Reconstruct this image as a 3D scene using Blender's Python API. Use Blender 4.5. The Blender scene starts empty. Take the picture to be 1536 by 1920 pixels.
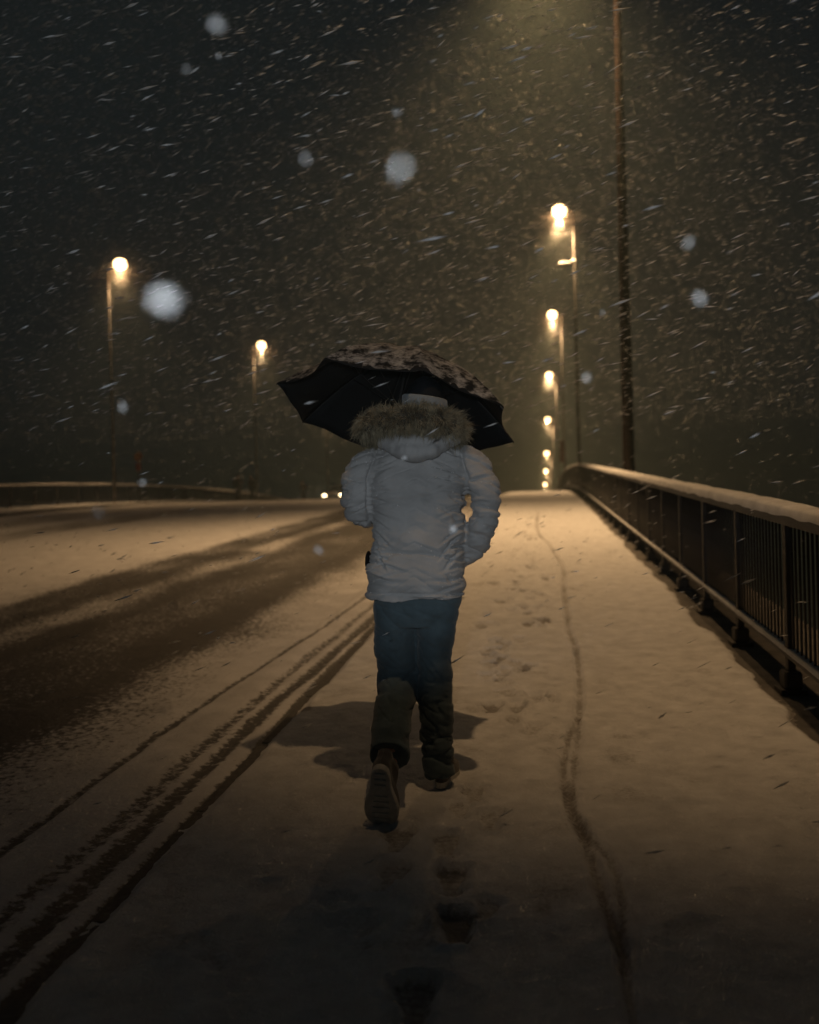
import bpy, math, random
import numpy as np
from mathutils import Vector, Matrix

random.seed(7)
rng = np.random.default_rng(7)
SC = bpy.context.scene
COL = SC.collection
rad = math.radians

# ------------------------------------------------------------------ camera
cam_data = bpy.data.cameras.new('camera')
cam = bpy.data.objects.new('camera', cam_data)
COL.objects.link(cam)
SC.camera = cam
cam_data.sensor_fit = 'VERTICAL'
cam_data.sensor_height = 36.0
cam_data.lens = 35.0
cam_data.clip_start = 0.05
cam_data.clip_end = 3000
_r = Vector((0.99125961, 0.12930264, -0.02617674))
_u = Vector((0.02543617, 0.00737576, 0.99964924))
_b = Vector((0.12945036, -0.99157775, 0.00402233))
cam.matrix_world = Matrix((( _r.x, _u.x, _b.x, 0), (_r.y, _u.y, _b.y, 0), (_r.z, _u.z, _b.z, 1.4), (0, 0, 0, 1)))
cam_data.dof.use_dof = True
cam_data.dof.focus_distance = 4.1
cam_data.dof.aperture_fstop = 1.7

# ------------------------------------------------------------------ world: snow-cloud night sky
world = bpy.data.worlds.new('World')
SC.world = world
world.use_nodes = True
wn = world.node_tree.nodes
wl = world.node_tree.links
wn.clear()
out = wn.new('ShaderNodeOutputWorld')
sky = wn.new('ShaderNodeTexSky')
sky.sky_type = 'NISHITA'
sky.sun_disc = False
sky.sun_elevation = rad(-6)
sky.sun_rotation = rad(200)
bg1 = wn.new('ShaderNodeBackground')
bg1.inputs[1].default_value = 0.05
wl.new(sky.outputs[0], bg1.inputs[0])
bg2 = wn.new('ShaderNodeBackground')          # town light caught by the low snow cloud
bg2.inputs[0].default_value = (0.72, 0.92, 1.0, 1)
bg2.inputs[1].default_value = 0.0085
add = wn.new('ShaderNodeAddShader')
wl.new(bg1.outputs[0], add.inputs[0])
wl.new(bg2.outputs[0], add.inputs[1])
wl.new(add.outputs[0], out.inputs[0])

# ------------------------------------------------------------------ the photographer's flash (lights the coat and the near flakes)
FLASH = 122.0
fl = bpy.data.lights.new('camera_flash', 'SPOT')
fl.energy = FLASH
fl.color = (0.90, 0.955, 1.0)
fl.shadow_soft_size = 0.03
fl.spot_size = rad(58)
fl.spot_blend = 0.35
flo = bpy.data.objects.new('camera_flash', fl)
COL.objects.link(flo)
flo.location = (-0.10, -0.05, 1.60)
flo.rotation_euler = Vector((-0.10, 1.0, 0.27)).to_track_quat('-Z', 'Y').to_euler()

SC.view_settings.view_transform = 'Standard'
SC.view_settings.look = 'None'
SC.view_settings.exposure = 0.0
SC.view_settings.gamma = 1.0
SC.view_settings.use_curve_mapping = False
SC.cycles.use_denoising = True
SC.cycles.max_bounces = 3
SC.cycles.diffuse_bounces = 2
SC.cycles.use_adaptive_sampling = True
SC.cycles.adaptive_threshold = 0.02
SC.cycles.volume_bounces = 0
SC.cycles.sample_clamp_indirect = 2.0
SC.cycles.light_sampling_threshold = 0.03
SC.cycles.sample_clamp_direct = 0.0

LAMP_W = 6500.0
LAMP_RGB = (1.0, 0.60, 0.275)
HAZE = 0.0028

# ------------------------------------------------------------------ small helpers
def tag(o, label=None, cat=None, group=None, kind=None):
    if label: o['label'] = label
    if cat: o['category'] = cat
    if group: o['group'] = group
    if kind: o['kind'] = kind
    return o

def link(o, parent=None):
    COL.objects.link(o)
    if parent is not None:
        o.parent = parent
    return o

def empty(name, loc=(0, 0, 0), rot=(0, 0, 0)):
    o = bpy.data.objects.new(name, None)
    o.empty_display_size = 0.2
    o.location = loc
    o.rotation_euler = rot
    return link(o)

def mesh_np(name, V, Fq, smooth=True):
    """numpy verts (n,3) and faces (list, or int array m x k)"""
    me = bpy.data.meshes.new(name)
    V = np.asarray(V, np.float32)
    if isinstance(Fq, np.ndarray):
        m, k = Fq.shape
        me.vertices.add(len(V)); me.vertices.foreach_set('co', V.ravel())
        me.loops.add(m * k); me.loops.foreach_set('vertex_index', Fq.astype(np.int32).ravel())
        me.polygons.add(m)
        me.polygons.foreach_set('loop_start', np.arange(0, m * k, k, dtype=np.int32))
        me.polygons.foreach_set('loop_total', np.full(m, k, np.int32))
    else:
        me.from_pydata([tuple(map(float, v)) for v in V], [], [tuple(f) for f in Fq])
    me.update(calc_edges=True)
    if smooth:
        me.polygons.foreach_set('use_smooth', np.ones(len(me.polygons), bool))
    me.validate()
    return me

def obj(name, me, mat=None, parent=None, loc=None, rot=None):
    o = bpy.data.objects.new(name, me)
    if mat is not None and len(me.materials) == 0:
        me.materials.append(mat)
    link(o, parent)
    if loc is not None: o.location = loc
    if rot is not None: o.rotation_euler = rot
    return o

class MB:
    """collects faces for one mesh"""
    def __init__(s): s.v = []; s.f = []
    def add(s, V, F):
        n = len(s.v); s.v += [tuple(map(float, p)) for p in V]; s.f += [tuple(i + n for i in f) for f in F]; return s
    def box(s, lo, hi, bev=0.0):
        x0, y0, z0 = lo; x1, y1, z1 = hi
        if bev <= 0:
            V = [(x, y, z) for z in (z0, z1) for y in (y0, y1) for x in (x0, x1)]
            F = [(0, 2, 3, 1), (4, 5, 7, 6), (0, 1, 5, 4), (2, 6, 7, 3), (0, 4, 6, 2), (1, 3, 7, 5)]
            return s.add(V, F)
        b = bev
        def ring(z, i):
            a0, a1, c0, c1 = x0 + i, x1 - i, y0 + i, y1 - i
            return [(a0 + b, c0, z), (a1 - b, c0, z), (a1, c0 + b, z), (a1, c1 - b, z), (a1 - b, c1, z), (a0 + b, c1, z), (a0, c1 - b, z), (a0, c0 + b, z)]
        V = ring(z0, b * .6) + ring(z0 + b, 0) + ring(z1 - b, 0) + ring(z1, b * .6)
        F = [tuple(range(7, -1, -1)), tuple(range(24, 32))]
        for k in range(3):
            for i in range(8):
                j = (i + 1) % 8
                F.append((k * 8 + i, k * 8 + j, k * 8 + 8 + j, k * 8 + 8 + i))
        return s.add(V, F)
    def tube(s, pts, rads, n=10, caps=True):
        V, F = tube_geo(pts, rads, n, caps)
        return s.add(V, F)
    def ell(s, c, r, nu=16, nv=12, M=None):
        V, F = ell_geo(c, r, nu, nv, M)
        return s.add(V, F)
    def mesh(s, name, smooth=True): return mesh_np(name, np.array(s.v), s.f, smooth)
    def obj(s, name, mat, parent=None, smooth=True, loc=None, rot=None):
        return obj(name, s.mesh(name, smooth), mat, parent, loc, rot)

def tube_geo(pts, rads, n=10, caps=True):
    P = [Vector(p) for p in pts]
    if not hasattr(rads, '__len__'): rads = [rads] * len(P)
    V, F = [], []
    up = None
    for i, p in enumerate(P):
        t = (P[min(i + 1, len(P) - 1)] - P[max(i - 1, 0)]).normalized()
        if up is None:
            up = Vector((1, 0, 0)) if abs(t.x) < .9 else Vector((0, 1, 0))
        a = (up - t * up.dot(t)).normalized(); up = a
        b = t.cross(a)
        r = rads[i]
        ra, rb = (r if hasattr(r, '__len__') else (r, r))
        for k in range(n):
            th = 2 * math.pi * k / n
            V.append(p + a * (ra * math.cos(th)) + b * (rb * math.sin(th)))
    for i in range(len(P) - 1):
        for k in range(n):
            j = (k + 1) % n
            F.append((i * n + k, i * n + j, (i + 1) * n + j, (i + 1) * n + k))
    if caps:
        F.append(tuple(range(n - 1, -1, -1)))
        F.append(tuple(range((len(P) - 1) * n, len(P) * n)))
    return V, F

def ell_geo(c, r, nu=16, nv=12, M=None):
    V = []; F = []
    c = Vector(c)
    for j in range(nv + 1):
        ph = math.pi * j / nv
        for i in range(nu):
            th = 2 * math.pi * i / nu
            p = Vector((r[0] * math.sin(ph) * math.cos(th), r[1] * math.sin(ph) * math.sin(th), r[2] * math.cos(ph)))
            if M is not None: p = M @ p
            V.append(c + p)
    for j in range(nv):
        for i in range(nu):
            k = (i + 1) % nu
            F.append((j * nu + i, (j + 1) * nu + i, (j + 1) * nu + k, j * nu + k))
    return V, F

def loft(rings, n=32, ex=2.4, caps=True):
    """rings: (z, cx, cy, hw, hd) -> closed body of super-elliptic sections"""
    V, F = [], []
    for (z, cx, cy, hw, hd) in rings:
        for k in range(n):
            t = 2 * math.pi * k / n
            c, s = math.cos(t), math.sin(t)
            V.append((cx + hw * math.copysign(abs(c) ** (2 / ex), c), cy + hd * math.copysign(abs(s) ** (2 / ex), s), z))
    for i in range(len(rings) - 1):
        for k in range(n):
            j = (k + 1) % n
            F.append((i * n + k, i * n + j, (i + 1) * n + j, (i + 1) * n + k))
    if caps:
        F.append(tuple(range(n - 1, -1, -1)))
        F.append(tuple(range((len(rings) - 1) * n, len(rings) * n)))
    return V, F

def smooth_path(pts, m=6):
    """Catmull-Rom through points of any dimension"""
    P = np.asarray(pts, float)
    P = np.vstack([2 * P[0] - P[1], P, 2 * P[-1] - P[-2]])
    o = []
    for i in range(1, len(P) - 2):
        for t in np.linspace(0, 1, m, endpoint=False):
            a, b, c, d = P[i - 1], P[i], P[i + 1], P[i + 2]
            o.append(.5 * (2 * b + (c - a) * t + (2 * a - 5 * b + 4 * c - d) * t * t + (3 * b - a - 3 * c + d) * t ** 3))
    o.append(P[-2])
    return np.array(o)

def remeshed(mb, name, voxel, smooth_it=4, fac=.5):
    """fuse the collected closed shapes into one continuous skin"""
    me = mb.mesh(name + '_raw')
    o = bpy.data.objects.new(name + '_raw', me)
    COL.objects.link(o)
    m = o.modifiers.new('r', 'REMESH'); m.mode = 'VOXEL'; m.voxel_size = voxel; m.use_smooth_shade = True
    if smooth_it:
        s = o.modifiers.new('s', 'SMOOTH'); s.factor = fac; s.iterations = smooth_it
    dg = bpy.context.evaluated_depsgraph_get()
    r = bpy.data.meshes.new_from_object(o.evaluated_get(dg))
    r.name = name
    bpy.data.objects.remove(o)
    bpy.data.meshes.remove(me)
    r.polygons.foreach_set('use_smooth', np.ones(len(r.polygons), bool))
    return r

def mesh_co(me):
    a = np.empty(len(me.vertices) * 3, np.float32); me.vertices.foreach_get('co', a)
    n = np.empty(len(me.vertices) * 3, np.float32); me.vertices.foreach_get('normal', n)
    return a.reshape(-1, 3).astype(float), n.reshape(-1, 3).astype(float)

def set_co(me, V):
    me.vertices.foreach_set('co', np.asarray(V, np.float32).ravel()); me.update()

# ---- value noise
_tab = rng.random((256, 256))
def vnoise(x, y):
    xi = np.floor(x).astype(int); yi = np.floor(y).astype(int)
    fx = x - xi; fy = y - yi
    fx = fx * fx * (3 - 2 * fx); fy = fy * fy * (3 - 2 * fy)
    a = _tab[xi & 255, yi & 255]; b = _tab[(xi + 1) & 255, yi & 255]
    c = _tab[xi & 255, (yi + 1) & 255]; d = _tab[(xi + 1) & 255, (yi + 1) & 255]
    return (a * (1 - fx) + b * fx) * (1 - fy) + (c * (1 - fx) + d * fx) * fy
def fbm(x, y, o=4):
    s = 0; a = .5; t = 0
    for k in range(o):
        s = s + a * vnoise(x * 2 ** k + 17.3 * k, y * 2 ** k + 5.1 * k); t += a; a *= .5
    return s / t
def sstep(a, b, x):
    t = np.clip((x - a) / (b - a), 0, 1); return t * t * (3 - 2 * t)

# ------------------------------------------------------------------ bridge profile: climbs, crests, falls away
SL = 0.05
def drop(y):
    y = np.asarray(y, float)
    q = np.where(y > 28, .0009 * (y - 28) ** 2, 0.)
    return np.where(y > 115, np.interp(y, [115, 138.6, 162, 186, 400], [6.812, 10.6, 13.4, 16.3, 42.]), q)
def zg(y): return SL * np.asarray(y, float) - drop(y)
def zf(y): return float(zg(y))

# ------------------------------------------------------------------ materials
def new_mat(name):
    m = bpy.data.materials.new(name); m.use_nodes = True
    nt = m.node_tree; b = nt.nodes['Principled BSDF']
    return m, nt, b

def N(nt, t, **kw):
    n = nt.nodes.new(t)
    for k, v in kw.items(): setattr(n, k, v)
    return n

def noise_node(nt, scale, detail=4, rough=.55, coord=None, stretch=None):
    tc = N(nt, 'ShaderNodeTexCoord')
    n = N(nt, 'ShaderNodeTexNoise'); n.inputs['Scale'].default_value = scale
    n.inputs['Detail'].default_value = detail; n.inputs['Roughness'].default_value = rough
    src = tc.outputs['Object']
    if stretch:
        mp = N(nt, 'ShaderNodeMapping'); mp.inputs['Scale'].default_value = stretch
        nt.links.new(src, mp.inputs['Vector']); src = mp.outputs[0]
    nt.links.new(src, n.inputs['Vector'])
    return n

def simple(name, rgb, rough=.6, metal=0., nscale=12., var=.25, bump=.0, bscale=60., spec=.3, stretch=None):
    m, nt, b = new_mat(name)
    n = noise_node(nt, nscale, 5, .6, stretch=stretch)
    r = N(nt, 'ShaderNodeValToRGB')
    r.color_ramp.elements[0].position = .3; r.color_ramp.elements[1].position = .7
    r.color_ramp.elements[0].color = tuple(c * (1 - var) for c in rgb) + (1,)
    r.color_ramp.elements[1].color = tuple(min(1, c * (1 + var)) for c in rgb) + (1,)
    nt.links.new(n.outputs['Fac'], r.inputs[0]); nt.links.new(r.outputs[0], b.inputs['Base Color'])
    b.inputs['Roughness'].default_value = rough; b.inputs['Metallic'].default_value = metal
    b.inputs['Specular IOR Level'].default_value = spec
    if bump > 0:
        n2 = noise_node(nt, bscale, 4, .6)
        bp = N(nt, 'ShaderNodeBump'); bp.inputs['Strength'].default_value = bump; bp.inputs['Distance'].default_value = .01
        nt.links.new(n2.outputs['Fac'], bp.inputs['Height']); nt.links.new(bp.outputs[0], b.inputs['Normal'])
    return m

def snow_mat(name, attr=None, snow=(.74, .75, .77), dark=(.10, .095, .09), fine=55., amp=.5, lo=.42, hi=.62, bump=.35, speck=0.):
    """trodden snow: attribute says how far slush or wet ground shows through, noise breaks its edge"""
    m, nt, b = new_mat(name)
    L = nt.links.new
    n1 = noise_node(nt, fine, 4, .65)
    n2 = noise_node(nt, fine * .13, 4, .6)
    tone = N(nt, 'ShaderNodeValToRGB')
    tone.color_ramp.elements[0].position = .25; tone.color_ramp.elements[1].position = .75
    tone.color_ramp.elements[0].color = tuple(c * .72 for c in snow) + (1,)
    tone.color_ramp.elements[1].color = tuple(min(.9, c * 1.06) for c in snow) + (1,)
    L(n2.outputs['Fac'], tone.inputs[0])
    mix = N(nt, 'ShaderNodeMix', data_type='RGBA')
    L(tone.outputs[0], mix.inputs['A'])
    dk = N(nt, 'ShaderNodeValToRGB')
    dk.color_ramp.elements[0].color = tuple(c * .6 for c in dark) + (1,)
    dk.color_ramp.elements[1].color = tuple(c * 1.7 for c in dark) + (1,)
    L(n1.outputs['Fac'], dk.inputs[0]); L(dk.outputs[0], mix.inputs['B'])
    if attr:
        at = N(nt, 'ShaderNodeAttribute'); at.attribute_name = attr
        s1 = N(nt, 'ShaderNodeMath', operation='MULTIPLY_ADD'); s1.inputs[1].default_value = amp; s1.inputs[2].default_value = -.5 * amp
        L(n1.outputs['Fac'], s1.inputs[0])
        s2 = N(nt, 'ShaderNodeMath', operation='ADD'); L(s1.outputs[0], s2.inputs[0]); L(at.outputs['Fac'], s2.inputs[1])
        mr = N(nt, 'ShaderNodeMapRange', interpolation_type='SMOOTHSTEP')
        mr.inputs['From Min'].default_value = lo; mr.inputs['From Max'].default_value = hi
        L(s2.outputs[0], mr.inputs['Value']); L(mr.outputs[0], mix.inputs['Factor'])
        rr = N(nt, 'ShaderNodeMapRange'); rr.inputs['To Min'].default_value = .85; rr.inputs['To Max'].default_value = .55
        L(mr.outputs[0], rr.inputs['Value']); L(rr.outputs[0], b.inputs['Roughness'])
    else:
        mix.inputs['Factor'].default_value = 0.; b.inputs['Roughness'].default_value = .85
    L(mix.outputs['Result'], b.inputs['Base Color'])
    b.inputs['Specular IOR Level'].default_value = .25
    n3 = noise_node(nt, fine * 1.4, 5, .7)
    bp = N(nt, 'ShaderNodeBump'); bp.inputs['Strength'].default_value = bump; bp.inputs['Distance'].default_value = .012
    L(n3.outputs['Fac'], bp.inputs['Height']); L(bp.outputs[0], b.inputs['Normal'])
    return m

def emit_mat(name, rgb, s):
    m, nt, b = new_mat(name)
    b.inputs['Base Color'].default_value = (.8, .8, .8, 1)
    b.inputs['Emission Color'].default_value = rgb + (1,)
    b.inputs['Emission Strength'].default_value = s
    m.cycles.emission_sampling = 'NONE'          # the lamp's own light object does the lighting
    return m

M_path = snow_mat('trodden_snow', 'packed', dark=(.16, .15, .14), fine=60, amp=.8, lo=.38, hi=.95, bump=.7)
M_road = snow_mat('road_slush', 'slush', snow=(.70, .70, .72), dark=(.060, .060, .060), fine=26, amp=1.7, lo=.34, hi=.74, bump=.7)
M_snow = snow_mat('fresh_snow', None, fine=40, bump=.3)
M_kerb = simple('granite', (.09, .088, .085), .75, nscale=40, var=.4, bump=.3)
M_conc = simple('concrete', (.10, .095, .09), .85, nscale=6, var=.35, bump=.3)
M_rail = simple('dark_paint', (.030, .027, .026), .6, nscale=8, var=.4, spec=.4)
M_bar = simple('bar_paint', (.045, .042, .042), .55, nscale=8, var=.4, spec=.4)
M_pole = simple('galvanised_steel', (.032, .029, .028), .65, .2, nscale=9, var=.35)
M_poledark = simple('unlit_look_pole', (.011, .008, .0075), 1., .0, nscale=5, var=.5, spec=.0)  # shade put into the colour, so the near pole looks unlit
M_head = simple('lamp_housing', (.14, .13, .12), .5, .3, nscale=9)
M_glow = emit_mat('lamp_bowl_glass', (1.0, .60, .27), 13.)
M_deck = simple('deck_asphalt', (.05, .05, .05), .9, nscale=20)
M_water = simple('black_water', (.010, .012, .014), .15, nscale=.2, bump=.2, bscale=.6)

# ------------------------------------------------------------------ heightfield strips
def strip(name, xs, ys, hfun, mat, attr=None):
    X, Y = np.meshgrid(xs, ys)
    h, a = hfun(X, Y)
    Z = zg(Y) + h
    V = np.stack([X, Y, Z], -1).reshape(-1, 3)
    ny, nx = X.shape
    i = np.arange(ny - 1)[:, None] * nx + np.arange(nx - 1)[None, :]
    Fq = np.stack([i, i + 1, i + nx + 1, i + nx], -1).reshape(-1, 4)
    me = mesh_np(name, V, Fq)
    if attr:
        at = me.attributes.new(attr, 'FLOAT', 'POINT')
        at.data.foreach_set('value', np.asarray(a, np.float32).ravel())
    return obj(name, me, mat)

def spaced(*segs):
    o = []
    for a, b, d in segs: o.append(np.arange(a, b, d))
    o.append([segs[-1][1]])
    return np.concatenate(o)

# bicycle track, in metres across/along the path
TR_T = [(-.048, 24.5), (-.048, 22.738), (-.057, 19.83), (-.008, 17.46), (.137, 15.65), (.178, 14.52), (.257, 12.93), (.268, 11.78), (.235, 10.95), (.227, 9.81), (.215, 8.82), (.205, 8.02), (.233, 7.31), (.228, 6.62), (.205, 5.88), (.18, 5.40)]
TR_A = [(.18, 5.396), (.114, 4.99), (.082, 4.638), (.073, 4.3), (.088, 3.974), (.131, 3.698), (.15, 3.439), (.169, 3.169), (.189, 2.945), (.197, 2.735), (.197, 2.4), (.19, 1.0)]
TR_B = [(.185, 5.397), (.146, 4.808), (.117, 4.406), (.108, 4.067), (.135, 3.778), (.183, 3.599), (.222, 3.373), (.225, 3.156), (.206, 2.942), (.2, 2.735)]
# footprints: x, y, heading, depth, how far the wet ground shows, toe-to-heel scale
PRINTS = [(-.55, 3.60, .05, .020, .62, 1.0), (-.53, 3.30, -.15, .018, .62, .9), (-.36, 3.58, .1, .020, .60, .95), (-.315, 3.29, .0, .020, .66, 1.0),
          (-.275, 2.96, .02, .030, .72, .95), (-.20, 3.09, -.3, .016, .6, .8), (-.351, 2.53, .05, .03, .78, 1.1), (-.297, 4.12, .1, .018, .6, .9),
          (-.222, 3.82, .0, .02, .6, .9), (-.338, 3.93, .1, .016, .55, .85), (-.282, 5.5, .0, .024, .75, 1.0), (-.574, 2.93, .4, .012, .45, .9),
          (-.353, 6.71, .1, .014, .5, 1.0), (-.115, 16.7, .1, .02, .5, 1.1), (-.342, 14.88, .0, .02, .5, 1.1), (-.66, 3.05, .2, .008, .3, .9)]
for k in range(130):
    yy = 5.2 + 13 * (k / 95.) ** 1.1 + random.uniform(-.3, .3)
    PRINTS.append((random.choice((-.28, -.05, -.42, -.2)) + random.uniform(-.12, .14), yy, random.uniform(-.35, .35),
                   random.uniform(.012, .022), random.uniform(.42, .72), random.uniform(.75, 1.05)))
for k in range(60):
    PRINTS.append((random.uniform(-1.0, 1.1), random.uniform(2.4, 16), random.uniform(-.8, .8), random.uniform(.004, .010), random.uniform(.15, .42), random.uniform(.6, 1.0)))

def path_fun(X, Y):
    h = (fbm(X * 1.3, Y * .9, 3) - .5) * .035 + (fbm(X * 9 + 3, Y * 6, 3) - .5) * .012 + (fbm(X * 34, Y * 28 + 9, 3) - .5) * .010
    # wind ripples running across the path
    h += .004 * np.sin(Y * 14 + 5 * fbm(X * 2, Y * 1.5, 2) * 3) * sstep(.45, .7, fbm(X * 1.7 + 8, Y * .8, 2))
    a = (fbm(X * 3 + 40, Y * 2 + 7, 4) - .5) * .75 + .12
    a += .22 * sstep(.5, .68, fbm(X * 6 + 1, Y * 3.2 + 21, 4)) * sstep(22, 9, Y)
    a += .10 * sstep(.52, .7, fbm(X * 5 + 11, Y * 9 + 2, 3)) * sstep(18, 6, Y)
    def track(pts, w, dep, amt):
        nonlocal h, a
        P = smooth_path(pts, 14)
        P = P[np.argsort(P[:, 1])]
        ty = P[:, 1]; tx = P[:, 0]
        x0 = np.interp(Y, ty, tx) + .010 * (fbm(Y * 14, Y * 0 + w * 90, 2) - .5)
        inside = (Y >= ty[0]) & (Y <= ty[-1])
        ww = w * (.8 + .5 * fbm(Y * 9, Y * 0 + 3.3, 2)) * (1 + Y * .02)
        d = np.abs(X - x0) / ww
        g = np.exp(-(d ** 4)) * inside
        lug = .75 + .25 * np.sign(np.sin(Y * 110 + np.sign(X - x0) * 1.2))
        h = h - g * dep * (.85 + .15 * lug) + np.exp(-((d - 1.5) * 2.2) ** 2) * inside * .006
        a = np.maximum(a, a * .4 + g * amt * (.78 + .22 * lug) * (.8 + .4 * fbm(Y * 5, Y * 0 + 9, 2)))
    track(TR_T, .021, .022, .66)
    track(TR_A, .019, .022, .66)
    track(TR_B, .017, .014, .60)
    for (px, py, ang, dep, amt, sc) in PRINTS:
        ix = slice(None)
        rows = np.where((Y[:, 0] > py - .3) & (Y[:, 0] < py + .3))[0]
        if len(rows) < 1: continue
        rs = slice(rows[0], rows[-1] + 1)
        xs_, ys_ = X[rs] - px, Y[rs] - py
        c, s = math.cos(ang), math.sin(ang)
        u = (xs_ * c + ys_ * s) / sc; v = (-xs_ * s + ys_ * c) / sc
        wob = (fbm(xs_ * 24 + px * 9, ys_ * 20 + py, 4) - .5) * .060
        half = .046 + .012 * np.clip((v + .02) / .12, -1, 1) - .010 * np.exp(-((v + .03) / .03) ** 2)
        d = np.maximum(np.abs(u) - half, np.abs(v) - .135) + wob
        d = np.where(np.abs(v) > .095, np.maximum(d, np.sqrt(u * u + (np.abs(v) - .088) ** 2) - half + wob), d)
        g = sstep(.012, -.012, d)
        tread = .93 + .07 * np.sin(v * 190 + 4 * wob / .035)
        h[rs] += -g * dep * (.9 + .1 * tread) + .45 * dep * np.exp(-((d - .02) / .014) ** 2)
        a[rs] = np.maximum(a[rs], a[rs] * .5 + g * amt * (.8 + .3 * (fbm(xs_ * 22 + 3, ys_ * 22, 3))) * tread)
    # soft broken edge over the kerb, swept thin along the railing
    e = X + 1.40 + .03 * (fbm(Y * 3.0, Y * 0 + 2, 3) - .5)
    h = h - .055 * sstep(.06, -.03, e)
    e2 = 1.30 - X + .10 * (fbm(Y * 2.3, Y * 0 + 5, 3) - .5)
    h = h - .035 * sstep(.08, -.02, e2)
    a = np.maximum(a, .9 * sstep(.07, .0, e2))
    return h, np.clip(a, 0, 1.4)

ys = spaced((-6, 1.8, .15), (1.8, 7.5, .011), (7.5, 13, .022), (13, 26, .06), (26, 80, .4), (80, 200, 2.))
pav = tag(strip('pavement', np.linspace(-1.45, 1.34, 190), ys, path_fun, M_path, 'packed'), kind='structure')

def road_fun(X, Y):
    wob = .22 * (fbm(Y * .12, Y * 0 + 4, 2) - .5) + .05 * (fbm(Y * .9, Y * 0 + 8, 2) - .5)
    sl = X - wob * sstep(-2.2, -3.2, X)
    conv = .26 * sstep(4.5, 11, Y)
    def plateau(a, b, s): return sstep(a - s, a + s, sl) * sstep(b + s, b - s, sl)
    a = .10 + (fbm(X * 1.6, Y * .7, 4) - .5) * .5
    a = a + .54 * plateau(-4.35, -2.8, .3) + .34 * plateau(-5.2, -4.2, .3) + .46 * plateau(-5.95, -5.05, .25)
    a = a + .26 * plateau(-3.1, -2.3, .3) + .16 * plateau(-6.3, -2.2, .3) + .06 * plateau(-9.5, -6.3, .3)
    a = a + .42 * plateau(-16.4, -11.2, .4) - .34 * plateau(-13.8, -13.0, .3)
    def line(x0, w, amt, seed):
        xc = x0 + conv * (1 if x0 < -2 else .35 if x0 < -1.6 else 0) + .045 * (fbm(Y * .7, Y * 0 + seed, 2) - .5)
        ww = w * (.7 + .7 * fbm(Y * 1.6, Y * 0 + seed + 3, 2))
        return amt * np.exp(-np.abs((X - xc) / ww) ** 3)
    g = np.maximum.reduce([line(-1.50, .035, 1.0, 1), line(-1.66, .055, .80, 21), line(-1.80, .045, .62, 41), line(-2.13, .030, .72, 61)])
    a = np.maximum(a, g)
    h = -.085 + (fbm(X * .9, Y * .5, 3) - .5) * .03 + (fbm(X * 7, Y * 4, 3) - .5) * .016
    h = h - .018 * np.clip(a, 0, 1) + .018 * np.exp(-((X + 1.92) / .10) ** 2)
    return h, np.clip(a, 0, 1.3)

xs = np.concatenate([np.arange(-18.2, -6.4, .14), np.arange(-6.4, -2.35, .05), np.arange(-2.35, -1.44, .018)])
ysr = spaced((-6, 2, .2), (2, 6, .02), (6, 12, .04), (12, 26, .09), (26, 80, .35), (80, 200, 2.))
tag(strip('road', xs, ysr, road_fun, M_road, 'slush'), kind='structure')

def far_fun(X, Y):
    return .03 + (fbm(X * 1.2, Y * .6, 3) - .5) * .06 - .06 * sstep(-18.35, -18.05, X), 0 * X
tag(strip('pavement', np.arange(-21.7, -18.0, .18), spaced((-6, 80, .4), (80, 200, 2.)), far_fun, M_snow), kind='structure')

# deck slab under it all and the dark river below
def swept(name, prof, y0, y1, dy, mat, zoff=0., kind='structure', parent=None):
    """a closed section prof [(x, z)] swept along the bridge"""
    yy = np.append(np.arange(y0, y1, dy), y1); n = len(prof)
    V = np.array([[(x, y, zf(y) + z + zoff) for x, z in prof] for y in yy]).reshape(-1, 3)
    F = []
    for i in range(len(yy) - 1):
        for k in range(n):
            j = (k + 1) % n
            F.append((i * n + k, i * n + j, (i + 1) * n + j, (i + 1) * n + k))
    F.append(tuple(range(n))); F.append(tuple(range((len(yy) - 1) * n + n - 1, (len(yy) - 1) * n - 1, -1)))
    o = obj(name, mesh_np(name, V, F, False), mat, parent)
    if kind: o['kind'] = kind
    return o
swept('bridge_deck', [(-21.95, -.16), (-21.9, -1.2), (1.2, -1.2), (1.26, -.16)], -6, 200, 2., M_deck)
swept('edge_beam', [(1.262, -.9), (2.08, -.9), (2.08, -.012), (1.262, -.03)], -6, 200, 1., M_conc)
w = obj('river', mesh_np('river', [(-700, -700, -30), (700, -700, -30), (700, 900, -30), (-700, 900, -30)], [(0, 1, 2, 3)], False), M_water)
w['kind'] = 'structure'

# kerb of separate granite stones
kerb = tag(empty('kerb', (0, 0, 0)), kind='structure')
kst = MB().box((-1.462, .004, -.26), (-1.31, .996, -.045), .008).mesh('kerb_stone', False)
kst.materials.append(M_kerb)
for k in range(-3, 60):
    o = obj('kerb_stone', kst, None, kerb, (random.uniform(-.0015, .0015), k, zf(k) + random.uniform(-.002, .002)))
    o.rotation_euler = (math.atan2(zf(k + 1) - zf(k), 1), 0, 0)
kerb2 = tag(empty('kerb', (0, 0, 0)), kind='structure')
ks2 = MB().box((-18.12, .004, -.3), (-17.95, 1.996, .0), .01).mesh('kerb_stone', False)
ks2.materials.append(M_kerb)
for k in range(20, 70, 2):
    o = obj('kerb_stone', ks2, None, kerb2, (0, k, zf(k)))
    o.rotation_euler = (math.atan2(zf(k + 2) - zf(k), 2), 0, 0)

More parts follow.
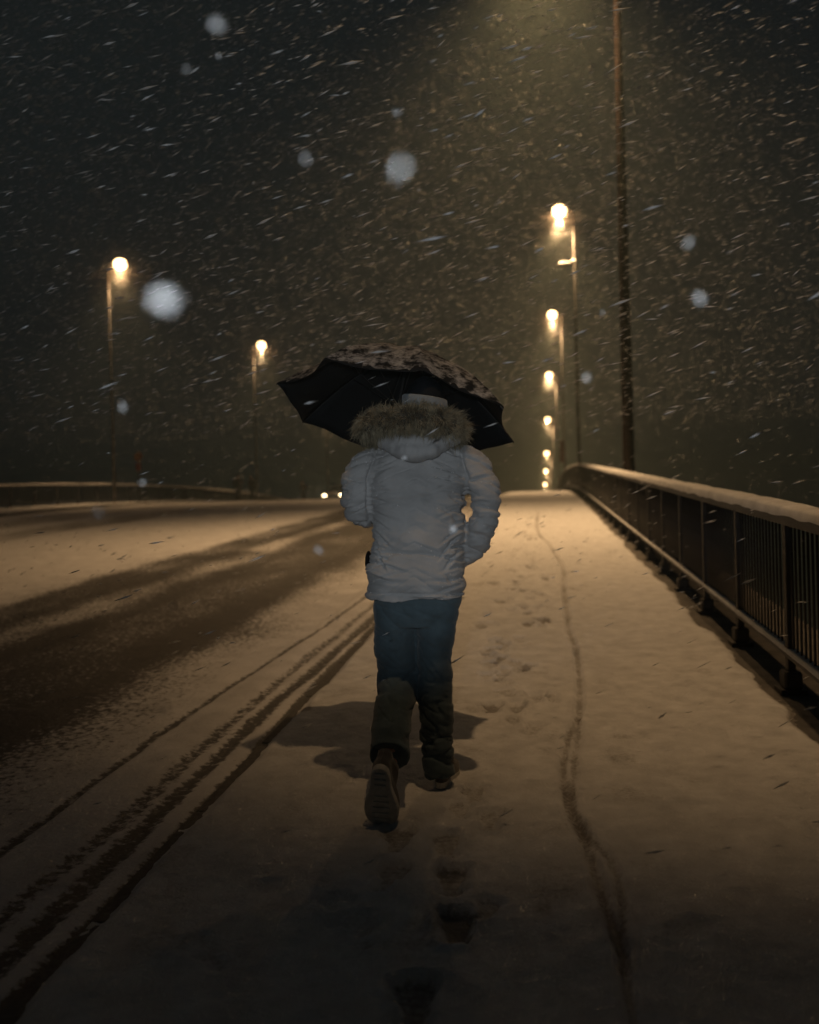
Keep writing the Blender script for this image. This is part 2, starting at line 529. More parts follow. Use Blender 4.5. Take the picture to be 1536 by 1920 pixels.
# ------------------------------------------------------------------ railing on the right
RX = 1.42
rail = tag(empty('railing', (RX, 5, zf(5))), 'dark steel bridge railing with vertical bars and thick snow on its handrail', 'railing')
RO = Vector(rail.location)
def rp(o): o.location = Vector(o.location) - RO; return o
def snow_cap(name, x0, x1, zb, top, y0, y1, dy, mat, seed, over=.02):
    """uneven ridge of settled snow along a rail"""
    yy = np.arange(y0, y1, dy); n = 11
    V = []
    for y in yy:
        a = fbm(np.array([y * 1.7]), np.array([seed * 1.]), 4)[0]; b = fbm(np.array([y * 6.]), np.array([seed + 5.]), 3)[0]
        tt = top * (.7 + .6 * a); ov = over * (b + a)
        for k in range(n):
            t = math.pi * k / (n - 1)
            c = math.cos(t); s = math.sin(t)
            x = (x0 + x1) / 2 - (x1 - x0) / 2 * 1.04 * math.copysign(abs(c) ** .7, c)
            z = zb + tt * s ** .55 + .006 * (b - .5)
            if k == 0: z = zb - max(0., ov); x -= .004
            V.append((x, y, zf(y) + z))
    F = []
    for i in range(len(yy) - 1):
        for k in range(n - 1):
            F.append((i * n + k, i * n + k + 1, (i + 1) * n + k + 1, (i + 1) * n + k))
    F.append(tuple(range(n))); F.append(tuple(range((len(yy) - 1) * n + n - 1, (len(yy) - 1) * n - 1, -1)))
    return obj(name, mesh_np(name, np.array(V), F), mat)
hr = swept('handrail', [(RX - .085, .965), (RX + .085, .965), (RX + .085, 1.035), (RX + .07, 1.05), (RX - .07, 1.05), (RX - .085, 1.035)], 1, 100, .5, M_rail, kind=None)
hr.parent = rail; rp(hr)
sc = snow_cap('snow', RX - .09, RX + .09, 1.035, .040, 1.0, 90, .05, M_snow, 3, .02)
sc.parent = rail; rp(sc); sc['label'] = 'ridge of settled snow along the handrail'
br = swept('bottom_rail', [(RX - .03, .185), (RX + .03, .185), (RX + .03, .225), (RX - .03, .225)], 1, 100, .5, M_bar, kind=None)
br.parent = rail; rp(br)
sc = snow_cap('snow', RX - .03, RX + .03, .222, .012, 1.0, 60, .06, M_snow, 11, .01)
sc.parent = rail; rp(sc)
post = MB().box((-.022, -.035, -.03), (.022, .035, .978), .004).box((-.075, -.085, -.03), (.075, .085, .0), .004).box((-.05, -.07, 0), (.05, .07, .10), .012).mesh('post', False)
post.materials.append(M_rail)
y = 3.1
while y < 75:
    o = obj('post', post, None, rail, Vector((RX, y, zf(y))) - RO); y += 1.45
bar = MB().tube([(0, 0, .22), (0, 0, .98)], .0075, 6).mesh('baluster')
bar.materials.append(M_bar)
for k in range(300):
    y = 3.6 + k * .09
    obj('baluster', bar, None, rail, Vector((RX + .005, y, zf(y))) - RO)
mb = MB(); y = 3.6 + 300 * .09
while y < 75:
    mb.tube([(RX, y, zf(y) + .22), (RX, y, zf(y) + .98)], .008, 4); y += .1
o = mb.obj('balusters_beyond', M_bar, rail); rp(o); o['kind'] = 'stuff'

# railing on the far side of the road
FX = -21.3
fr = tag(empty('railing', (FX, 40, zf(40))), 'low dark railing on the far side of the road', 'railing')
RO2 = Vector(fr.location)
def fp(o): o.parent = fr; o.location = Vector(o.location) - RO2; return o
fp(swept('handrail', [(FX - .08, .86), (FX + .08, .86), (FX + .08, .93), (FX - .08, .93)], 14, 110, 1., M_rail, kind=None))
s_ = fp(snow_cap('snow', FX - .085, FX + .085, .928, .06, 14, 108, .4, M_snow, 23, .01))
fp(swept('bottom_rail', [(FX - .03, .15), (FX + .03, .15), (FX + .03, .2), (FX - .03, .2)], 14, 110, 1., M_rail, kind=None))
y = 14
while y < 108:
    obj('post', post, None, fr, Vector((FX, y, zf(y))) - RO2).scale = (1, 1, .88); y += 2.0
mb = MB(); y = 14.2
while y < 108:
    mb.box((FX - .012, y - .012, zf(y) + .18), (FX + .012, y + .012, zf(y) + .87)); y += .12
o = fp(mb.obj('balusters', M_rail, smooth=False)); o['kind'] = 'stuff'

# ------------------------------------------------------------------ street lamps
def lamp_meshes(H, side, r0, r1):
    """tapered pole, short arm, cobra head with glass bowl; side = which way the arm points in x"""
    n = 12
    pole = MB().tube([(0, 0, 0), (0, 0, .02), (0, 0, .06), (0, 0, 1.3), (0, 0, 1.32), (0, 0, H * .55), (0, 0, H - .05)],
                     [r0 * 2, r0 * 2, r0 * 1.08, r0 * 1.05, r0 * .9, (r0 + r1) / 2 * .95, r1], n).mesh('pole')
    arm = MB().tube([(0, 0, H - .12), (side * .02, 0, H - .02), (side * .14, 0, H + .06), (side * .36, 0, H + .09)], [r1 * .9, r1 * .85, r1 * .75, r1 * .7], 8).mesh('arm')
    hb = MB()
    V, F = loft([(0, 0, 0, .05, .05), (.05, 0, 0, .10, .075), (.25, 0, .0, .155, .09), (.5, 0, .0, .14, .075), (.64, 0, 0, .07, .04)], 16, 2.6)
    V = [(side * (.30 + v[2]), v[0], H + .11 + max(v[1], -.035)) for v in V]
    hb.add(V, F)
    head = hb.mesh('lamp_head')
    lb = MB().ell((side * .58, 0, H + .10), (.31, .27, .25), 20, 12)
    bowl = lb.mesh('glass_bowl')
    for me, mt in ((pole, M_pole), (arm, M_pole), (head, M_head), (bowl, M_glow)): me.materials.append(mt)
    return pole, arm, head, bowl

LM = {'r': lamp_meshes(12, -1, .085, .04), 'l': lamp_meshes(11, 1, .075, .036)}
def street_lamp(kind, x, y, label, power=1., group='street lamps along the bridge', aim=None):
    H, side = (12, -1) if kind == 'r' else (11, 1)
    zb = zf(y) - (.02 if kind == 'r' else -.0)
    root = tag(empty('street_lamp', (x, y, zb)), label, 'street lamp', group)
    pole, arm, head, bowl = LM[kind]
    obj('pole', pole, None, root); obj('arm', arm, None, root)
    h = obj('lamp_head', head, None, root); obj('glass_bowl', bowl, None, h)
    L = bpy.data.lights.new('lamp_light', 'SPOT')
    L.energy = LAMP_W * power; L.color = LAMP_RGB; L.shadow_soft_size = .10
    L.spot_size = rad(112); L.spot_blend = 1.0
    lo = bpy.data.objects.new('lamp_light', L); link(lo, root)
    lo.location = (side * .58, 0, H - .29)
    if aim:                                                  # a flood head tipped along the path
        L.spot_size = rad(aim[1]); lo.rotation_euler = (rad(aim[0]), 0, 0)
    S_ = bpy.data.lights.new('lamp_spill', 'POINT'); S_.energy = 300 * min(1., power * 2) * (y > 25); S_.color = (1., .50, .20); S_.shadow_soft_size = .08
    so = bpy.data.objects.new('lamp_spill', S_); link(so, root); so.location = (side * .58, 0, H - .26)
    return root

PX = 1.75
RY = [19.8, 43.5, 67.2, 90.9, 114.6, 138.3, 162., 185.7]
rl = ['near lamp post beyond the railing, its lamp above the picture', 'street lamp with a small unlit snowy arm below its bright head',
      'second lit street lamp down the right row', 'third lit street lamp down the right row', 'fourth lit street lamp down the right row',
      'fifth lit street lamp down the right row, just above the railing end', 'sixth lit street lamp down the right row, low over the path crest',
      'farthest lit street lamp of the right row, lowest over the path']
street_lamp('r', 1.75, .9, 'street lamp standing beside the camera on the right', .24, aim=(32, 46))
R = [street_lamp('r', PX, y, l, 1.15 if y < 25 else 1.0) for y, l in zip(RY, rl)]
# near post has the heavier pole, its colour darkened to look unlit
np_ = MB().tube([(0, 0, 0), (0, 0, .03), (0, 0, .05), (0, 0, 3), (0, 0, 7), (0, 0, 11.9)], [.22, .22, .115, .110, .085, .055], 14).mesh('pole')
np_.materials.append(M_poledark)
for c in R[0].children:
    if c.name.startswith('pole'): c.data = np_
    elif c.name.startswith(('arm', 'lamp_head')): c.scale.x = 2.6          # unseen arm stretched so less lamplight falls on the pole
    elif c.type == 'LIGHT': c.location.x = -1.5
# unlit lower arm on the next one
la = MB().tube([(0, 0, 9.75), (-.12, 0, 9.80), (-.3, 0, 9.78)], [.04, .03, .028], 8)
lo_ = la.obj('lower_arm', M_pole, R[1])
lh = MB().ell((-.42, 0, 9.78), (.30, .12, .07), 16, 8).obj('lower_lamp_head', M_head, R[1])
ls = MB().ell((-.42, 0, 9.835), (.29, .115, .065), 16, 8).ell((-.02, 0, 9.9), (.13, .11, .09), 12, 8).obj('snow', M_snow, R[1])
ls['label'] = 'snow lying on the unlit lower lamp'
LXL = -19.6
LY = [20.5, 44.2, 67.9, 91.6, 115.3, 139.]
ll = ['street lamp of the far row outside the picture at left', 'leftmost lit street lamp, on a tall pole across the road', 'lit street lamp across the road, left of the umbrella',
      'street lamp across the road hidden behind the umbrella, only its thin pole showing', 'street lamp of the far row hidden behind the walking person', 'farther street lamp of the far row hidden behind the walking person']
for y, l in zip(LY[:4], ll): street_lamp('l', LXL, y, l, .34 if y > 30 else .15)

# ------------------------------------------------------------------ the walker
def fabric(name, rgb, rough=.8, weave=900., var=.12, bump=.12, blot=4., sheen=.2):
    m, nt, b = new_mat(name)
    L = nt.links.new
    n1 = noise_node(nt, blot, 5, .6); n2 = noise_node(nt, weave, 2, .5)
    mx = N(nt, 'ShaderNodeMath', operation='MULTIPLY_ADD'); mx.inputs[1].default_value = .35
    L(n2.outputs['Fac'], mx.inputs[0]); L(n1.outputs['Fac'], mx.inputs[2])
    r = N(nt, 'ShaderNodeValToRGB'); r.color_ramp.elements[0].position = .4; r.color_ramp.elements[1].position = .95
    r.color_ramp.elements[0].color = tuple(c * (1 - var) for c in rgb) + (1,)
    r.color_ramp.elements[1].color = tuple(c * (1 + var) for c in rgb) + (1,)
    L(mx.outputs[0], r.inputs[0]); L(r.outputs[0], b.inputs['Base Color'])
    b.inputs['Roughness'].default_value = rough; b.inputs['Specular IOR Level'].default_value = .2
    b.inputs['Sheen Weight'].default_value = sheen
    bp = N(nt, 'ShaderNodeBump'); bp.inputs['Strength'].default_value = bump; bp.inputs['Distance'].default_value = .003
    n3 = noise_node(nt, weave * .25, 3, .6)
    L(n3.outputs['Fac'], bp.inputs['Height']); L(bp.outputs[0], b.inputs['Normal'])
    return m
M_coat = fabric('coat_cloth', (.405, .41, .415), var=.22, bump=.3, blot=6.)
M_jean = fabric('denim', (.085, .122, .142), var=.40, blot=7, bump=.2)
M_shoe = fabric('shoe_suede', (.09, .085, .08), weave=500)
M_sole = simple('rubber_sole', (.60, .58, .53), .7, nscale=30, var=.2, bump=.2)
M_skin = simple('skin', (.45, .27, .2), .5, nscale=30, var=.08)
M_knit = fabric('dark_knit', (.009, .010, .013), weave=260, bump=.5, sheen=0.)
M_band = fabric('grey_knit', (.24, .27, .29), weave=260, bump=.4)
M_fur = simple('fur', (.27, .235, .16), .75, nscale=38, var=.7, spec=.2)
M_fur2 = simple('fur_core', (.05, .045, .035), .9, nscale=45, var=.5)
M_black = fabric('black_cloth', (.010, .010, .011), weave=700, sheen=.0)

GY = 4.15
person = tag(empty('person', (-.535, GY, zf(GY)), (0, rad(1.5), 0)),
             'person in grey parka with fur hood and blue jeans walking away under a black umbrella', 'person')

def sleeve(mb, pts, m=5, n=18):
    P = smooth_path(pts, m)
    mb.tube([tuple(p[:3]) for p in P], list(P[:, 3]), n)
    p, q = P[0], P[-1]
    mb.ell(p[:3], (p[3],) * 3, 14, 10); mb.ell(q[:3], (q[3],) * 3, 14, 10)

L_ARM = [(-.150, .05, 1.390, .080), (-.212, .035, 1.365, .080), (-.252, .015, 1.300, .077), (-.262, .010, 1.235, .074), (-.252, .04, 1.185, .073), (-.228, .12, 1.172, .066), (-.195, .20, 1.195, .060), (-.172, .255, 1.225, .052)]
R_ARM = [(.150, .05, 1.395, .080), (.215, .035, 1.368, .080), (.258, .01, 1.300, .074), (.281, -.015, 1.240, .066), (.277, -.01, 1.170, .064), (.258, .02, 1.09, .062), (.222, .06, 1.02, .056), (.186, .075, .985, .05)]
# --- coat
cb = MB()
cb.add(*loft([(.812, -.008, .01, .212, .150), (.83, -.008, .01, .216, .156), (.88, -.008, .01, .211, .158), (.98, -.006, .012, .203, .150), (1.07, -.003, .018, .198, .146),
              (1.17, -.002, .025, .200, .146), (1.27, 0, .035, .204, .148), (1.35, .001, .045, .206, .142), (1.41, .002, .05, .196, .122), (1.455, .003, .055, .160, .098), (1.49, .004, .06, .10, .08), (1.505, .004, .06, .05, .05)], 40, 2.5))
sleeve(cb, L_ARM); sleeve(cb, R_ARM)
coat = remeshed(cb, 'coat', .005, 5)
V, Nn = mesh_co(coat)
ax = np.abs(V[:, 0])
isarm = sstep(.20, .225, ax)
# soft bag of the fabric + drawn wrinkles, running across the back and round the sleeves
wr = (fbm(V[:, 0] * 5 + 3, V[:, 2] * 17 + V[:, 0] * 5, 3) - .5) * .026
wr += (fbm(V[:, 0] * 9 + 13, V[:, 2] * 42 - V[:, 0] * 9 + 4, 3) - .5) * .014 * (.3 + sstep(.08, .2, ax) - .6 * isarm)
rid = np.abs(fbm(V[:, 0] * 4 + 31 + V[:, 1], V[:, 2] * 26 + np.sign(V[:, 0]) * V[:, 0] * 12, 2) - .5)
wr -= .011 * sstep(.07, .0, rid) * (.3 + .7 * sstep(.07, .18, ax)) * (1 - .35 * isarm)
for zc, s in ((.995, 1.), (1.045, .7), (.905, .6), (1.12, .5), (1.245, .5)):
    cur = zc + .018 * np.sin(V[:, 0] * 9 + zc * 40) + .02 * (fbm(V[:, 0] * 4, V[:, 0] * 0 + zc * 9, 2) - .5)
    wr -= .011 * s * np.exp(-((V[:, 2] - cur) / .007) ** 2) * (1 - isarm) * sstep(.02, .14, ax + .08 * np.sin(zc * 77))
fr_ = np.random.default_rng(21)
def fold(x0, z0, ang, ln_, dep, wid):
    global wr
    c_, s_ = math.cos(ang), math.sin(ang)
    dx, dz = V[:, 0] - x0, V[:, 2] - z0
    u_ = (dx * c_ + dz * s_) / ln_; v_ = -dx * s_ + dz * c_ + .10 * ln_ * np.sin(u_ * 3 + x0 * 40)
    env = sstep(-.05, .12, u_) * sstep(1.05, .55, u_) * (Nn[:, 1] < .35)
    wr = wr + env * (-dep * np.exp(-(v_ / wid) ** 2) + .6 * dep * np.exp(-((v_ - 1.9 * wid) / (1.3 * wid)) ** 2))
for sgn in (-1, 1):
    for k in range(9):                                                    # drag lines from the armpit and the waist
        a_ = (math.pi if sgn > 0 else 0.) + sgn * (-.55 + .17 * k) + fr_.normal(0, .06)
        fold(sgn * .192, 1.31 - .036 * k + fr_.normal(0, .008), a_, fr_.uniform(.06, .15), fr_.uniform(.006, .012), fr_.uniform(.004, .007))
    for k in range(6):                                                    # elbow and cuff folds
        fold(sgn * (.34 if k % 2 else .22), 1.31 - .045 * k, (math.pi if (sgn > 0) == bool(k % 2) else 0.) + fr_.normal(0, .35), fr_.uniform(.06, .10), fr_.uniform(.005, .010), .005)
    for k in range(5):
        fold(sgn * .2, 1.03 - .04 * k + fr_.normal(0, .01), (math.pi if sgn > 0 else 0.) + fr_.normal(0, .16), fr_.uniform(.08, .22), fr_.uniform(.005, .010), fr_.uniform(.005, .008))
wr -= .006 * np.exp(-((V[:, 2] - .842) / .004) ** 2)                     # hem seam
arms = np.exp(-((ax - (.204 - .02 * sstep(1.3, 1.42, V[:, 2]))) / .007) ** 2) * sstep(1.05, 1.2, V[:, 2]) * (Nn[:, 1] < .2)
wr -= .018 * arms                                                        # armhole seams
hemz = V[:, 2] < .826
V = V + Nn * wr[:, None]
V[:, 2] += np.where(hemz, .008 * np.sin(V[:, 0] * 14), 0)
set_co(coat, V)
obj('coat', coat, M_coat, person)
# pocket flap with dark edge at the left hip
pf = MB().ell((-.218, .03, .965), (.012, .05, .045), 12, 8).obj('pocket', M_black, person)

# --- hood lying on the back, and its fur edge
hb = MB()
hb.ell((.004, -.075, 1.455), (.150, .095, .052), 24, 14)
hb.ell((.004, -.115, 1.430), (.115, .070, .034), 24, 14)
hb.ell((-.075, -.05, 1.475), (.10, .09, .05), 20, 12)
hb.ell((.085, -.05, 1.475), (.10, .09, .05), 20, 12)
hood = remeshed(hb, 'hood', .006, 4)
V, Nn = mesh_co(hood)
V += Nn * ((fbm(V[:, 0] * 26 + 5, V[:, 2] * 16, 3) - .5) * .018)[:, None]
V[:, 2] += -.020 * np.exp(-(V[:, 0] / .09) ** 2) * sstep(1.46, 1.41, V[:, 2])
set_co(hood, V)
obj('hood', hood, M_coat, person)

FPATH = smooth_path([(-.140, .10, 1.520), (-.205, .00, 1.520), (-.190, -.105, 1.535), (-.105, -.165, 1.545), (.0, -.180, 1.555), (.085, -.158, 1.548), (.140, -.105, 1.528), (.155, .00, 1.515), (.12, .10, 1.515)], 10)
core = MB().tube([tuple(p) for p in FPATH], [.040 + .01 * math.sin(i * .9) for i in range(len(FPATH))], 12).obj('fur_trim', M_fur2, person)
def fur(path, n, rad0, length, seed):
    r = np.random.default_rng(seed)
    P = np.asarray(path); T = np.gradient(P, axis=0); T /= np.linalg.norm(T, axis=1)[:, None]
    i = r.integers(0, len(P), n)
    base = P[i] + r.normal(0, .008, (n, 3)); t = T[i]
    th = r.uniform(0, 2 * np.pi, n)
    up = np.array([0, 0, 1.]); a = up - t * (t @ up)[:, None]; a /= np.linalg.norm(a, axis=1)[:, None]; b = np.cross(t, a)
    d = a * np.cos(th)[:, None] + b * np.sin(th)[:, None]
    L = length * r.uniform(.55, 1.25, n)
    clump = np.stack([fbm(base[:, 0] * 30, base[:, 2] * 30 + th * 2, 2) - .5, fbm(base[:, 0] * 30 + 9, th * 2, 2) - .5, fbm(base[:, 2] * 30 + 4, th * 3 + base[:, 0] * 20, 2) - .5], -1)
    p0 = base + d * (rad0 * r.uniform(.6, 1.0, n))[:, None]
    d1 = d + r.normal(0, .22, (n, 3)) + clump * 1.6
    p1 = p0 + d1 * (L * .5)[:, None]
    p2 = p1 + (d1 * .6 + np.array([.12, -.1, -.55]) + clump * 1.2 + r.normal(0, .2, (n, 3))) * (L * .55)[:, None]
    s = np.cross(d1, r.normal(0, 1, (n, 3))); s /= np.linalg.norm(s, axis=1)[:, None]
    wd = r.uniform(.0005, .0012, n)[:, None]
    V = np.stack([p0 - s * wd, p0 + s * wd, p1 + s * wd * .8, p1 - s * wd * .8, p2], 1).reshape(-1, 3)
    k = np.arange(n)[:, None] * 5
    F = np.concatenate([k + np.array([0, 1, 2]), k + np.array([0, 2, 3]), k + np.array([3, 2, 4])], 0)
    return mesh_np('fur_strands', V, F)
fo = obj('fur_strands', fur(FPATH, 30000, .036, .040, 3), M_fur, core); fo['kind'] = 'stuff'

# --- flecks of snow settled on shoulders, hood and fur
def settled(me_list, n, seed):
    r_ = np.random.default_rng(seed); Vs = []
    C_, N_ = zip(*[mesh_co(m_) for m_ in me_list]); C_ = np.vstack(C_); N_ = np.vstack(N_)
    wgt = np.clip(N_[:, 2] - .15, 0, 1) ** 1.5 + .03 * (N_[:, 1] < -.3); wgt /= wgt.sum()
    i = r_.choice(len(C_), n, p=wgt)
    q = MB()
    for c, nn in zip(C_[i], N_[i]):
        s_ = r_.uniform(.0012, .0042); q.add(*ell_geo(c + nn * s_ * .3, (s_, s_ * r_.uniform(.7, 1.3), s_ * .7), 5, 3))
    return q.mesh('snow')
fl_ = obj('snow', settled([coat, hood], 420, 8), M_snow, person); fl_['kind'] = 'stuff'; fl_['label'] = 'snow flecks settled on the coat'

# --- body (mostly under the clothes): one skin with head, arms, hands and legs
HC = Vector((.014, .12, 1.640))
bb = MB()
bb.ell(HC, (.076, .096, .108), 24, 18)
bb.ell(HC + Vector((0, .025, -.07)), (.055, .068, .055), 18, 12)                    # jaw
bb.ell(HC + Vector((0, .098, -.018)), (.013, .020, .026), 12, 8)                    # nose
bb.ell(HC + Vector((0, .088, -.062)), (.024, .012, .010), 12, 8)                    # mouth
bb.ell(HC + Vector((0, .078, -.10)), (.022, .018, .018), 12, 8)                     # chin
for s in (-1, 1):
    bb.ell(HC + Vector((s * .076, .0, -.02)), (.010, .024, .034), 12, 8)            # ears
    bb.ell(HC + Vector((s * .031, .083, .008)), (.018, .012, .010), 10, 8)          # eyes and brows
    bb.ell(HC + Vector((s * .031, .085, .026)), (.022, .010, .007), 10, 8)
bb.tube([(.004, .05, 1.40), (.006, .06, 1.48), (.012, .10, 1.58)], [.075, .058, .056], 16)
bb.add(*loft([(.84, 0, .01, .150, .10), (1.0, 0, .012, .135, .09), (1.2, 0, .03, .16, .105), (1.36, 0, .045, .165, .095), (1.43, 0, .05, .10, .07)], 24, 2.2))
for A_ in (L_ARM, R_ARM):
    P = smooth_path(A_, 4); bb.tube([tuple(p[:3]) for p in P], list(P[:, 3] * .62), 12)
R_LEG = [(.088, .00, .86, .098), (.078, .005, .72, .086), (.068, .015, .593, .074), (.068, .035, .46, .074), (.069, .045, .36, .075), (.071, .055, .20, .071), (.080, .06, .10, .066), (.086, .065, .055, .067)]
L_LEG = [(-.088, .00, .86, .100), (-.098, .02, .72, .096), (-.104, .05, .60, .092), (-.098, .075, .50, .091), (-.094, .03, .425, .088), (-.094, -.08, .36, .082), (-.088, -.20, .275, .080), (-.082, -.285, .215, .079)]
for A_ in (R_LEG, L_LEG):
    P = smooth_path(A_, 4); bb.tube([tuple(p[:3]) for p in P], list(P[:, 3] * .66), 12)
bb.tube([(.086, .09, .07), (.088, .15, .05), (.092, .25, .035)], [.026, .024, .020], 10)
bb.tube([(-.082, -.26, .22), (-.078, -.30, .14), (-.072, -.355, .045)], [.026, .024, .020], 10)
body = remeshed(bb, 'body', .007, 3)
# umbrella frame of reference
UC = Vector((-.155, .45, 1.628))
Uu = Vector((.500, .135, -.118)) * 1.10
Uv = Vector((.169, -.45, .140)) * 1.062
UN = -(Uu.cross(Uv)).normalized()
GR = UC - UN * .46                     # where the left hand holds the shaft
def fist(mb, g, ax, inward):
    """four fingers wrapped round a bar, thumb from the side of the palm closing over them"""
    ax = ax.normalized(); e1 = (inward - ax * inward.dot(ax)).normalized(); e2 = ax.cross(e1)
    mb.ell(g + e1 * .030 + e2 * .004, (.020, .040, .046), 14, 10, Matrix((e1, e2, ax)).transposed().to_3x3())
    for k, L in enumerate((.95, 1.0, .96, .82)):
        c = g + ax * (.030 - k * .0205)
        pts = []
        for t in np.linspace(-.35, 3.9 * L, 8):
            rr = .0225
            pts.append(c + e1 * (rr * math.cos(t)) + e2 * (rr * math.sin(t) * 1.1) + e1 * (.012 if t < .3 else 0))
        mb.tube(pts, [.0105, .0108, .0102, .0098, .0095, .0092, .0086, .0070], 8)
    pts = [g + e1 * .034 - e2 * .020 - ax * .005, g + e1 * .016 - e2 * .032 + ax * .022, g - e1 * .012 - e2 * .030 + ax * .034, g - e1 * .030 - e2 * .012 + ax * .036]
    mb.tube(pts, [.013, .0115, .0105, .008], 8)
hm = MB()
fist(hm, GR, UN, Vector((-.2, -1, -.1)))
hm.tube([Vector((-.180, .235, 1.215)), GR + Vector((-.01, -.03, -.005))], [.030, .026], 10)
hm.ell((.130, .06, .955), (.030, .028, .050), 12, 8)
for k in range(4): hm.tube([(.100 + k * .018, .06, .915), (.096 + k * .018, .065, .88), (.096 + k * .017, .06, .855)], [.0095, .009, .0075], 7)
hm.tube([(.110, .055, .94), (.095, .05, .905), (.09, .06, .885)], [.011, .010, .008], 7)
hme = hm.mesh('h')
V1, _n = mesh_co(body); V2 = np.array(hm.v)
F1 = [tuple(p.vertices) for p in body.polygons]; n1 = len(V1)
bodym = mesh_np('body', np.vstack([V1, V2]), F1 + [tuple(i + n1 for i in f) for f in hm.f])
obj('body', bodym, M_skin, person)

# --- knitted hat with a paler turned-up edge, dark hair at the nape
ht = MB()
V, F = [], []
nu, nv = 32, 14
for j in range(nv + 1):
    ph = (math.pi * .56) * j / nv
    for i in range(nu):
        th = 2 * math.pi * i / nu
        V.append(HC + Vector((.088 * math.sin(ph) * math.cos(th), .107 * math.sin(ph) * math.sin(th) - .004, .119 * math.cos(ph) + .006 * math.sin(3 * th) * math.sin(ph))))
for j in range(nv):
    for i in range(nu):
        k = (i + 1) % nu; F.append((j * nu + i, (j + 1) * nu + i, (j + 1) * nu + k, j * nu + k))
hat = MB().add(V, F).obj('hat', M_knit, person)
V, F = [], []
for i in range(nu):
    th = 2 * math.pi * i / nu
    c, s = math.cos(th), math.sin(th)
    tl = -.012 * c                                              # worn a little askew
    for (dr, dz) in ((.006, -.030), (.013, -.030), (.0155, -.015), (.0145, .012), (.010, .016), (.005, .012)):
        V.append(HC + Vector(((.083 + dr) * c, (.103 + dr) * s - .004, dz + tl + .012)))
for i in range(nu):
    k = (i + 1) % nu
    for j in range(6): F.append((i * 6 + j, k * 6 + j, k * 6 + (j + 1) % 6, i * 6 + (j + 1) % 6))
o = MB().add(V, F).obj('hat_band', M_band, hat); o['label'] = 'pale grey edge of the hat'
hr_ = MB().ell(HC + Vector((0, -.03, -.05)), (.072, .072, .055), 20, 12).obj('hair', M_knit, person)

# --- jeans
jb = MB()
jb.add(*loft([(.80, -.004, .008, .186, .132), (.86, -.004, .006, .188, .135), (.93, -.004, .004, .178, .125), (1.0, -.004, .006, .165, .115)], 32, 2.3))
jb.add(*loft([(.70, -.004, .006, .125, .10), (.76, -.004, .006, .170, .125), (.81, -.004, .008, .184, .130)], 32, 2.3))
for A_ in (R_LEG, L_LEG):
    P = smooth_path(A_, 5); jb.tube([tuple(p[:3]) for p in P], [(r, r * 1.06) for r in P[:, 3]], 20)
jean = remeshed(jb, 'jeans', .0062, 4)
V, Nn = mesh_co(jean)
wr = (fbm(V[:, 0] * 9 + 3, V[:, 2] * 22 + V[:, 1] * 8, 3) - .5) * .014
rid = np.abs(fbm(V[:, 0] * 7 + 9, V[:, 2] * 19 + V[:, 0] * 11, 2) - .5)
low = sstep(.5, .15, V[:, 2])
wr -= .010 * sstep(.07, .0, rid) * (.35 + .5 * low)
for zc in (.13, .175, .215):
    wr -= .008 * np.exp(-((V[:, 2] - zc - .02 * np.sin(V[:, 0] * 30 + zc * 50)) / .008) ** 2) * (V[:, 0] > 0)
wr -= .010 * np.exp(-((V[:, 2] - .455 - .5 * (V[:, 0] + .1)) / .010) ** 2) * (V[:, 0] < 0) * (Nn[:, 1] < 0)
set_co(jean, V + Nn * wr[:, None])
obj('jeans', jean, M_jean, person)

# --- shoes (heel at y=0, toe at y=.29, ground at z=0)
def outline(n=44, grow=0.):
    pts = []
    for k in range(n):
        t = 2 * math.pi * k / n
        y = .143 - .146 * math.cos(t)
        u = y / .286
        hw = .030 + .018 * sstep(.25, .75, u) - .002 * math.sin(u * 6.28)
        e = max(0., 1 - ((u - .5) / .5) ** 6) ** .5
        x = math.copysign(1, math.sin(t)) * hw * e if abs(math.sin(t)) > 1e-6 else 0
        pts.append((x * (1 + grow), y + (y - .143) * grow * .4))
    return pts
def shoe_parts(parent, loc, rot, flip):
    P = outline()
    n = len(P)
    up = MB(); V = []; F = []
    for (z, s, ybias) in ((.024, 1.0, 0), (.045, 1.02, 0), (.065, .93, -.004), (.085, .70, -.03), (.105, .50, -.055), (.125, .42, -.07)):
        for (x, y) in P:
            yy = .143 + (y - .143) * (s if z > .06 else 1) + ybias
            V.append((x * (s if z < .09 else max(s, .85) * .95) * flip, yy, z))
    for j in range(5):
        for i in range(n):
            k = (i + 1) % n; F.append((j * n + i, j * n + k, (j + 1) * n + k, (j + 1) * n + i))
    F.append(tuple(range(5 * n, 6 * n)))
    sh = up.add(V, F).obj('shoe', M_shoe, parent, loc=loc, rot=rot)
    so = MB(); V = []; F = []
    for (z, g) in ((.0, -.10), (.0, .0), (.006, .05), (.020, .05), (.026, .03)):
        for (x, y) in P: V.append((x * (1 + g) * flip, .143 + (y - .143) * (1 + g * .3), z))
    for j in range(4):
        for i in range(n):
            k = (i + 1) % n; F.append((j * n + i, j * n + k, (j + 1) * n + k, (j + 1) * n + i))
    F.append(tuple(range(n - 1, -1, -1))); F.append(tuple(range(4 * n, 5 * n)))
    so.add(V, F)
    sl = so.obj('sole', M_sole, sh, smooth=False)
    tr = MB()
    for k in range(9):
        y0 = .022 + k * .028
        hw = .022 + .012 * float(sstep(.25, .75, y0 / .286))
        if 3 <= k <= 3: continue
        tr.box((-hw, y0, -.005), (hw, y0 + .014, .001), .0015)
    tr.obj('tread', M_sole, sh, smooth=False)['kind'] = 'stuff'
    return sh
shoe_parts(person, (.088, .030, .004), (0, 0, rad(-4)), 1)
